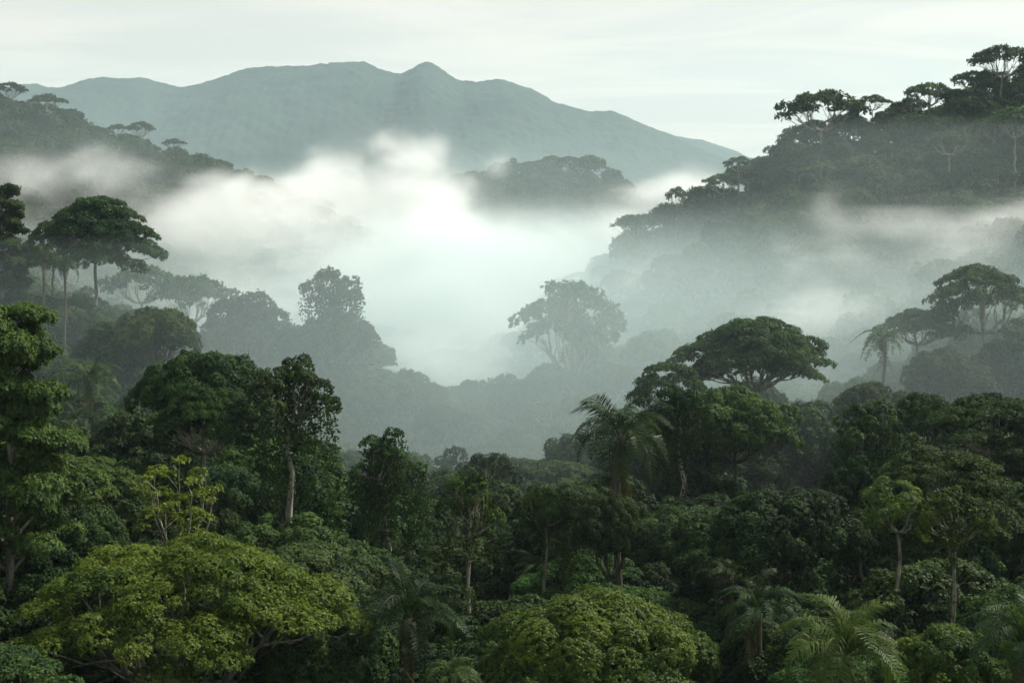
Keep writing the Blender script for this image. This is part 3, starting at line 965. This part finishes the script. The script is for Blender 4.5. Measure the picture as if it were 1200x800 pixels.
# ------------------------------------------------------------------ the rest of the forest: scattered, ranked by how much of each shows
rng = np.random.default_rng(11)
cell = 4.2
ys = []
cand = []
y = 84.0
while y < 1240:
    half = 0.335 * y + 26
    n = int(2 * half * 4.0 / (cell * cell) * 1.3)
    cand.append(np.column_stack([rng.uniform(-half, half, n), rng.uniform(y, y + 4.0, n)]))
    y += 4.0
cand = np.vstack(cand)
rng.shuffle(cand)
hx = np.array([[h['loc'][0], h['loc'][1], h['w'] * h['Y'] / F / 2] for h in HEROES])
taken = {}
pts = []
GS = 10.0
for (x, y) in cand:
    r = 7.2 if y < 250 else 7.8 if y < 500 else 8.5
    kx, ky = int(x // GS), int(y // GS)
    ok = True
    for a in (-1, 0, 1):
        for b in (-1, 0, 1):
            for (qx, qy) in taken.get((kx + a, ky + b), ()):
                if (qx - x) ** 2 + (qy - y) ** 2 < r * r:
                    ok = False
    if not ok:
        continue
    d = np.hypot(hx[:, 0] - x, hx[:, 1] - y)
    if (d < np.minimum(hx[:, 2] * 0.62, 7.0)).any():
        continue
    taken.setdefault((kx, ky), []).append((x, y))
    pts.append((x, y))
pts = np.array(pts)
gzp = ground_z(pts[:, 0], pts[:, 1])
kinds = rng.random(len(pts))
FILL = []
for i, (x, y) in enumerate(pts):
    u = kinds[i]
    if u < 0.58: k = f'round{rng.integers(6)}'
    elif u < 0.76: k = f'umb{rng.integers(3)}'
    elif u < 0.85: k = f'flat{rng.integers(2)}'
    elif u < 0.93: k = f'vine{rng.integers(2)}'
    elif u < 0.965 and y < 420: k = f'slim{rng.integers(2)}'
    elif y < 420: k = f'palm{rng.integers(2)}'
    else: k = f'flat{rng.integers(2)}'
    s = 0.8 + 0.35 * rng.random()
    if k[:3] in ('umb', 'fla'): s *= 0.85
    pr = PR[k + '_m']
    FILL.append(dict(k=k, x=x, y=y, g=gzp[i], s=s, rz=rng.random() * 6.28, top=gzp[i] + pr.H * s - 0.8, R=pr.R * s, H=pr.H * s))


# keep the filler from standing in front of what the named trees show
def proj(x, y, z):
    return 600 + x / y * F, HY - (z - CZ) / y * F


keep = []
for t in FILL:
    px, py = proj(t['x'], t['y'], t['top'])
    rp = t['R'] / t['y'] * F
    bad = False
    for h in HEROES:
        if t['y'] < h['Y'] - 2 and abs(px - h['px']) < h['w'] * 0.42 + rp * 0.55:
            hh = h['w'] * (0.42 if 'umb' in h['pr'].name else 0.7 if 'palm' not in h['pr'].name else 0.55)
            if h['pr'].name in ('slender_tree', 'vine_draped_tree', 'sparse_tree', 'tiered_tree'): hh = h['w'] * (0.95 if h['pr'].name == 'tiered_tree' else 1.5)
            if py < h['py'] + hh:
                bad = True; break
    if bad:
        # a smaller, younger tree takes its place
        t['s'] *= 0.62; t['top'] = t['g'] + PR[t['k'] + '_m'].H * t['s'] - .8; t['R'] *= .7
        px, py = proj(t['x'], t['y'], t['top'])
        worse = any(t['y'] < h['Y'] - 2 and abs(px - h['px']) < h['w'] * 0.4 + t['R'] / t['y'] * F * .5 and py < h['py'] + h['w'] * 0.38 for h in HEROES)
        if worse:
            continue
    keep.append(t)
FILL = keep

# visible share of each crown: a coarse picture filled from the front
W2, H2 = 400, 267
buf = np.zeros((H2, W2), bool)
allt = [('h', h['Y'], h['loc'][0], h['top'], h['w'] * h['Y'] / F / 2, h) for h in HEROES] + [('f', t['y'], t['x'], t['top'], t['R'], t) for t in FILL]
allt.sort(key=lambda a: a[1])
yy, xx = np.mgrid[0:H2, 0:W2]
for kind, Y, X, top, R, d in allt:
    px, py = proj(X, Y, top)
    cx, w = px / 3, R / Y * F / 3
    hh = w * (0.9 if 'umb' not in (d.get('k') or d['pr'].name) else 0.5)
    cy0 = py / 3 + hh
    x0, x1 = int(max(0, cx - w - 1)), int(min(W2, cx + w + 2)); y0, y1 = int(max(0, cy0 - hh - 1)), int(min(H2, cy0 + hh * 2 + 2))
    if x1 <= x0 or y1 <= y0:
        d['vis'] = 0; continue
    sx, sy = xx[y0:y1, x0:x1], yy[y0:y1, x0:x1]
    m = (((sx - cx) / max(w, .5)) ** 2 + ((sy - cy0) / max(hh, .5)) ** 2 < 1) | ((np.abs(sx - cx) < w * .8) & (sy > cy0))
    sub = buf[y0:y1, x0:x1]
    d['vis'] = int((m & ~sub).sum())
    sub |= m
    d['pp'] = (px, py)
order = sorted(range(len(FILL)), key=lambda i: -FILL[i]['vis'])
N_IND = 285 - len(HEROES)
single = set(i for i in order[:N_IND] if FILL[i]['vis'] > 0)
print('filler trees', len(FILL), 'single', len(single), 'min vis', FILL[order[N_IND - 1]]['vis'])

for h in HEROES:
    root = h['pr'].place(h['loc'], h['s'], h['rz'], h['sz'], h['color'])
    tag(root, h['label'], h['pr'].cat, 'palms standing in the rainforest' if h['pr'].cat == 'palm' else 'trees of the rainforest canopy')

SHORT = [(h, s) for h, s in ((h, None) for h in HEROES)]
LOOK = {'flat': 'thin flat-topped tree', 'round': 'rounded leafy tree', 'umb': 'flat-topped tree', 'vine': 'creeper-hung tree', 'slim': 'slender pale-trunked tree', 'palm': 'palm'}
LM = [  # landmarks for the labels: column, row, phrase
    (228, 690, 'the yellow-green umbrella tree at bottom left'), (700, 740, 'the bright dome tree at the bottom'), (990, 750, 'the sunlit bottom palm'),
    (1190, 745, 'the bottom right corner palm'), (478, 715, 'the dark palm between bright crowns'), (208, 590, 'the sparse lime tree'), (20, 470, 'the layered left-edge tree'),
    (338, 470, 'the tall vine-hung tree'), (456, 560, 'the narrow creeper-covered tree'), (549, 600, 'the long bare-trunked centre tree'), (727, 520, 'the large feathery palm'),
    (236, 455, 'the large dark dome on the left'), (886, 400, 'the highest near umbrella tree'), (862, 490, 'the wide leafy right-slope tree'), (1022, 500, 'the tree with a leafy skirt'),
    (1160, 485, 'the dark right-edge umbrella tree'), (1112, 550, 'the flat light crown on the right'), (922, 640, 'the big dark round right tree'), (1080, 660, 'the slender trunk pair'),
    (670, 360, 'the lone misty centre tree'), (112, 265, 'the dark emergent left tree'), (340, 365, 'the misty clump left of centre'), (1152, 350, 'the tall right-edge umbrella tree'),
    (180, 390, 'the low rounded left-slope tree'), (962, 130, 'the lace-like skyline tree'), (1150, 160, 'the pale-limbed trees on the right hill'), (60, 130, 'the left hill skyline trees'),
    (800, 260, 'the misty foot of the right hill'), (640, 215, 'the island hill crest'), (590, 560, 'the valley mouth at centre'), (50, 730, 'the bottom left corner'),
    (600, 640, 'the dark canopy below centre'), (1000, 400, 'the misty palm on the right'), (300, 560, 'the dark trees under the vine-hung tree'), (820, 740, 'the gap between bright dome and palm')]
from collections import defaultdict
bucket = defaultdict(list)
for i in sorted(single):
    t = FILL[i]; px, py = t['pp']; py += t['R'] / t['y'] * F * 0.5
    j = min(range(len(LM)), key=lambda a: (LM[a][0] - px) ** 2 + 1.6 * (LM[a][1] - py) ** 2)
    dx, dy = px - LM[j][0], (py - LM[j][1]) * 1.3
    if abs(dx) > abs(dy): w = 'right of' if dx > 0 else 'left of'
    else: w = 'below' if dy > 0 else 'above'
    bucket[(t['k'][:-1], w, LM[j][2])].append((math.hypot(dx, dy), i))
ORD = ['nearest', 'second', 'third', 'fourth', 'fifth', 'sixth', 'seventh', 'eighth', 'ninth', 'tenth']
for (k, w, ph), lst in bucket.items():
    lst.sort()
    for n, (_, i) in enumerate(lst):
        look = LOOK[k]
        if len(lst) == 1: FILL[i]['label'] = f'{look} {w} {ph}'
        elif n == 0: FILL[i]['label'] = f'{look} {w} {ph}, the nearest to it'
        else: FILL[i]['label'] = f'{look} {w} {ph}, {ORD[min(n, 9)]} nearest to it'

for i in sorted(single):
    t = FILL[i]
    lod = '_n' if t['y'] < 170 else '_m' if t['y'] < 430 else '_f'
    pr = PR[t['k'] + lod]
    b = 0.8 + 0.45 * rng.random()
    root = pr.place((t['x'], t['y'], t['g'] - 0.8), t['s'], t['rz'], t['s'], (b * (0.9 + .25 * rng.random()), b, b * (0.85 + .3 * rng.random())))
    tag(root, t['label'], pr.cat, 'palms standing in the rainforest' if pr.cat == 'palm' else 'trees of the rainforest canopy')

# the many small crowns of the hillsides: one object that scatters the same trees
rest = [t for i, t in enumerate(FILL) if i not in single]
und = cand[: int(len(cand) * 0.42)]
und = und[und[:, 1] > 92]
ug = ground_z(und[:, 0], und[:, 1])
for (x, y), g in zip(und, ug):
    rest.append(dict(k=f'round{rng.integers(6)}', x=x, y=y, g=g, s=0.34 + 0.26 * rng.random(), rz=rng.random() * 6.28))
src = {}
for k in PR:
    if k.endswith('_f') or k.endswith('_m'):
        src[k] = None
keys = []
RK = []
for t in rest:
    kk = t['k'] + ('_m' if t['y'] < 380 and t['s'] > .62 else '_f')
    if kk not in keys: keys.append(kk)
    RK.append(keys.index(kk))
me = bpy.data.meshes.new('forest')
me.vertices.add(len(rest))
me.vertices.foreach_set('co', np.array([[t['x'], t['y'], t['g'] - .8] for t in rest], np.float32).ravel())
for nm, vals, ty in (('kind_id', RK, 'INT'), ('turn', [t['rz'] for t in rest], 'FLOAT'), ('size', [t['s'] for t in rest], 'FLOAT')):
    a = me.attributes.new(nm, ty, 'POINT')
    a.data.foreach_set('value', np.array(vals, np.int32 if ty == 'INT' else np.float32))
forest = link('forest', me)
tag(forest, 'mass of small forest crowns covering the hillsides and the valley', 'forest', kind='stuff')
ng = bpy.data.node_groups.new('scatter_forest', 'GeometryNodeTree')
ng.interface.new_socket('Geometry', in_out='INPUT', socket_type='NodeSocketGeometry')
ng.interface.new_socket('Geometry', in_out='OUTPUT', socket_type='NodeSocketGeometry')
N, L = ng.nodes, ng.links
gi, go = N.new('NodeGroupInput'), N.new('NodeGroupOutput')
join = N.new('GeometryNodeJoinGeometry')


def named(nm, ty):
    a = N.new('GeometryNodeInputNamedAttribute'); a.data_type = ty; a.inputs['Name'].default_value = nm
    return a.outputs['Attribute']


kid, trn, siz = named('kind_id', 'INT'), named('turn', 'FLOAT'), named('size', 'FLOAT')
rot = N.new('ShaderNodeCombineXYZ'); L.new(trn, rot.inputs['Z'])
for j, kk in enumerate(keys):
    so = bpy.data.objects.new('forest_source', merged(PR[kk], 'forest_crown'))
    oi = N.new('GeometryNodeObjectInfo'); oi.inputs['Object'].default_value = so; oi.inputs['As Instance'].default_value = True
    cmp_ = N.new('FunctionNodeCompare'); cmp_.data_type = 'INT'; cmp_.operation = 'EQUAL'
    L.new(kid, cmp_.inputs[2]); cmp_.inputs[3].default_value = j
    ip = N.new('GeometryNodeInstanceOnPoints')
    L.new(gi.outputs[0], ip.inputs['Points']); L.new(cmp_.outputs[0], ip.inputs['Selection'])
    L.new(oi.outputs['Geometry'], ip.inputs['Instance']); L.new(rot.outputs[0], ip.inputs['Rotation']); L.new(siz, ip.inputs['Scale'])
    L.new(ip.outputs[0], join.inputs[0])
L.new(join.outputs[0], go.inputs[0])
md = forest.modifiers.new('scatter', 'NODES'); md.node_group = ng

# ------------------------------------------------------------------ air: one even haze box, and the mist that lies in the valley
m, n, l = new_mat('haze_air')
o_ = n.new('ShaderNodeOutputMaterial'); pv = n.new('ShaderNodeVolumePrincipled')
pv.inputs['Color'].default_value = (0.70, 0.93, 1.0, 1)
pv.inputs['Density'].default_value = HAZE_DENSITY
pv.inputs['Anisotropy'].default_value = 0.35
l.new(pv.outputs[0], o_.inputs['Volume'])
hv = np.array([[x, y, z] for z in (-24, 900) for y in (-900, 9990) for x in (-6900, 6900)], float)
hf = [[0, 2, 3, 1], [4, 5, 7, 6], [0, 1, 5, 4], [2, 6, 7, 3], [0, 4, 6, 2], [1, 3, 7, 5]]
haze = link('haze', np_mesh('haze', hv, hf, [m]))
tag(haze, 'thin blue-grey air filling the whole valley', 'haze', kind='stuff')

def mist_material(name, colour):
    m, n, l = new_mat(name)
    o_ = n.new('ShaderNodeOutputMaterial'); pv = n.new('ShaderNodeVolumePrincipled')
    pv.inputs['Color'].default_value = (*colour, 1)
    pv.inputs['Density'].default_value = 1.0
    pv.inputs['Density Attribute'].default_value = 'density'
    pv.inputs['Anisotropy'].default_value = 0.28
    l.new(pv.outputs[0], o_.inputs['Volume'])
    return m


M_MIST = mist_material('valley_mist', (0.97, 0.99, 0.985))
M_BLUE = mist_material('blue_mist', (0.77, 0.95, 0.97))

# banks: column, row, distance, half width px, half height px, half depth m, strength, thickness when torn by noise
BANKS = [
    # the white heart of the valley
    (500, 350, 760, 210, 80, 110, 1.2), (560, 410, 600, 100, 54, 80, 1.0), (320, 310, 740, 150, 60, 80, 1.1), (590, 350, 1000, 190, 44, 90, 1.0), (655, 305, 840, 90, 34, 60, 0.9),
    # plumes rising from it
    (440, 244, 860, 92, 52, 60, 0.9), (398, 208, 900, 36, 28, 40, 1.05), (462, 190, 910, 40, 34, 40, 1.1), (426, 184, 930, 30, 24, 34, 0.75), (500, 172, 950, 26, 16, 28, 0.8), (345, 232, 860, 44, 30, 44, 1.0),
    (370, 192, 940, 30, 22, 30, 0.75), (535, 222, 930, 44, 24, 40, 0.95), (572, 190, 990, 26, 16, 28, 0.8), (510, 262, 840, 70, 40, 50, 0.8), (770, 236, 900, 64, 24, 50, 1.0), (828, 212, 900, 34, 18, 36, 0.85), (735, 268, 700, 40, 22, 36, 0.8),
    # left hill foot
    (190, 262, 640, 120, 36, 60, 1.0), (70, 222, 600, 76, 30, 44, 1.0), (135, 196, 640, 66, 26, 40, 0.9), (245, 232, 720, 44, 26, 36, 0.8), (310, 248, 780, 44, 28, 40, 0.9), (60, 262, 440, 70, 30, 36, 0.75), (150, 300, 500, 90, 34, 50, 0.75),
    (250, 360, 540, 150, 44, 60, 0.9), (320, 340, 368, 120, 26, 22, 0.5),
    # right slope: dark above the gully, torn veils climbing to the right
    (715, 350, 560, 76, 34, 40, 0.8), (800, 345, 545, 50, 20, 26, 0.5), (930, 372, 455, 80, 30, 32, 1.0), (985, 340, 470, 50, 30, 30, 0.9), (945, 312, 490, 26, 22, 22, 0.62), (1040, 300, 480, 40, 28, 28, 0.8),
    (1000, 252, 505, 26, 26, 20, 0.62), (1085, 268, 495, 30, 22, 22, 0.66), (1120, 322, 450, 50, 24, 26, 0.75), (1150, 284, 470, 44, 28, 28, 0.85), (1205, 250, 468, 36, 28, 26, 0.8), (1060, 215, 520, 26, 14, 16, 0.5), (655, 360, 380, 90, 30, 24, 0.65)]
SIGMA = 0.046


def mist_object(name, label, lo, hi, res, banks, sigma, noise_scale, kthin, low, torn=1.0, mat=None):
    ng = bpy.data.node_groups.new('mist_field', 'GeometryNodeTree')
    ng.interface.new_socket('Geometry', in_out='INPUT', socket_type='NodeSocketGeometry')
    ng.interface.new_socket('Geometry', in_out='OUTPUT', socket_type='NodeSocketGeometry')
    N, L = ng.nodes, ng.links
    go = N.new('NodeGroupOutput')
    pos = N.new('GeometryNodeInputPosition').outputs[0]

    def mt(op, a, b=None, c_=None):
        q = N.new('ShaderNodeMath'); q.operation = op
        for i, v in enumerate((a, b, c_)):
            if v is None: continue
            if isinstance(v, (int, float)): q.inputs[i].default_value = v
            else: L.new(v, q.inputs[i])
        return q.outputs[0]

    def vm(op, a, b):
        q = N.new('ShaderNodeVectorMath'); q.operation = op
        for i, v in enumerate((a, b)):
            if isinstance(v, tuple): q.inputs[i].default_value = v
            else: L.new(v, q.inputs[i])
        return q

    # curl the banks a little
    wn_ = N.new('ShaderNodeTexNoise'); wn_.inputs['Scale'].default_value = noise_scale * 0.6; wn_.inputs['Detail'].default_value = 2
    L.new(pos, wn_.inputs['Vector'])
    wc = vm('SUBTRACT', wn_.outputs['Color'], (0.5, 0.5, 0.5)).outputs[0]
    wp = vm('MULTIPLY', wc, (70.0, 70.0, 34.0)).outputs[0]
    pw = vm('ADD', pos, wp).outputs[0]
    S = 0.0
    for (px, py, Y, rx, rz, ry, a) in banks:
        c0 = P(px, py, Y)
        d = vm('DIVIDE', vm('SUBTRACT', pw, tuple(float(v) for v in c0)).outputs[0], (rx * Y / F, float(ry), rz * Y / F)).outputs[0]
        ln = vm('DOT_PRODUCT', d, d).outputs['Value']
        e = mt('MULTIPLY', mt('EXPONENT', mt('MULTIPLY', ln, -0.8)), a)
        S = mt('ADD', S, e)
    ns = N.new('ShaderNodeTexNoise'); ns.inputs['Scale'].default_value = noise_scale
    ns.inputs['Detail'].default_value = 7; ns.inputs['Roughness'].default_value = 0.68; ns.inputs['Distortion'].default_value = 0.6
    st = vm('MULTIPLY', pos, (0.75, 0.75, 1.35)).outputs[0]
    L.new(st, ns.inputs['Vector'])
    nn = mt('SUBTRACT', ns.outputs['Fac'], 0.5)
    nb = N.new('ShaderNodeTexNoise'); nb.inputs['Scale'].default_value = noise_scale * 0.38
    nb.inputs['Detail'].default_value = 2; nb.inputs['Distortion'].default_value = 0.8
    L.new(st, nb.inputs['Vector'])
    nn = mt('ADD', mt('MULTIPLY', nn, 4.2 * torn), mt('MULTIPLY', mt('SUBTRACT', nb.outputs['Fac'], 0.5), 2.4 * torn))
    dens = mt('MAXIMUM', mt('SUBTRACT', mt('ADD', mt('MINIMUM', S, 1.1), nn), 0.5), 0.0)
    dens = mt('MULTIPLY', dens, mt('MINIMUM', mt('MULTIPLY', S, 1.6), 1.0))
    dens = mt('ADD', mt('POWER', dens, 1.6), mt('MULTIPLY', mt('MINIMUM', S, 1.0), kthin))
    dens = mt('MULTIPLY', dens, sigma)
    if low:
        dens = mt('MULTIPLY', S, sigma)
        sp = N.new('ShaderNodeSeparateXYZ'); L.new(pw, sp.inputs[0])
        def ss(v, a, b, hi):
            q = N.new('ShaderNodeMapRange'); q.interpolation_type = 'SMOOTHSTEP'
            L.new(v, q.inputs['Value']); q.inputs['From Min'].default_value = a; q.inputs['From Max'].default_value = b
            q.inputs['To Min'].default_value = 0 if a < b else hi; q.inputs['To Max'].default_value = hi if a < b else 0
            if a > b:
                q.inputs['From Min'].default_value = b; q.inputs['From Max'].default_value = a
                q.inputs['To Min'].default_value = hi; q.inputs['To Max'].default_value = 0
            return q.outputs[0]
        gy_ = ss(sp.outputs['Y'], 110.0, 420.0, 1.0); gz_ = ss(sp.outputs['Z'], CZ + 3.0, CZ - 32.0, 1.0)
        gx_ = mt('ADD', ss(sp.outputs['X'], -110.0, -20.0, 0.5), 0.5)
        dens = mt('ADD', dens, mt('MULTIPLY', gx_, mt('MULTIPLY', mt('MULTIPLY', gy_, gz_), low)))
    dens = mt('MULTIPLY', dens, mt('GREATER_THAN', dens, sigma * 0.006))
    vc = N.new('GeometryNodeVolumeCube')
    L.new(dens, vc.inputs['Density'])
    vc.inputs['Min'].default_value = lo; vc.inputs['Max'].default_value = hi
    for i, ax in enumerate('XYZ'):
        vc.inputs['Resolution ' + ax].default_value = res[i]
    sm = N.new('GeometryNodeSetMaterial'); sm.inputs['Material'].default_value = mat or M_MIST
    L.new(vc.outputs[0], sm.inputs[0]); L.new(sm.outputs[0], go.inputs[0])
    me = bpy.data.meshes.new(name)
    o = link(name, me)
    me.materials.append(mat or M_MIST)
    md = o.modifiers.new('mist', 'NODES'); md.node_group = ng
    return tag(o, label, 'mist', kind='stuff')


mist_object('mist', 'torn white mist lying in the valley between the hills', (-340.0, 340.0, -20.0), (400.0, 1340.0, 190.0), (290, 370, 88), BANKS, SIGMA, 0.024, 0.03, 0)

FAR = [(300, 250, 3200, 700, 90, 1100, 1.0), (800, 255, 3300, 500, 80, 1100, 1.0), (560, 240, 4600, 800, 90, 900, 1.0), (450, 150, 4300, 900, 150, 900, 0.45)]
mist_object('mist', 'thin far mist fading the foot of the mountain range', (-2600.0, 1600.0, -20.0), (2600.0, 5800.0, 560.0), (90, 70, 50), FAR, 0.00016, 0.0012, 1.0, 0.0, 0.3)
mist_object('mist', 'blue-green morning haze thickening down the valley', (-420.0, 110.0, -22.0), (470.0, 1250.0, 160.0), (60, 100, 46), [(80, 160, 640, 260, 70, 70, 0.8), (1040, 200, 500, 260, 80, 45, 0.75), (620, 215, 930, 170, 44, 80, 1.1)], 0.0016, 0.01, 0.0, 0.0038, 0.0, M_BLUE)
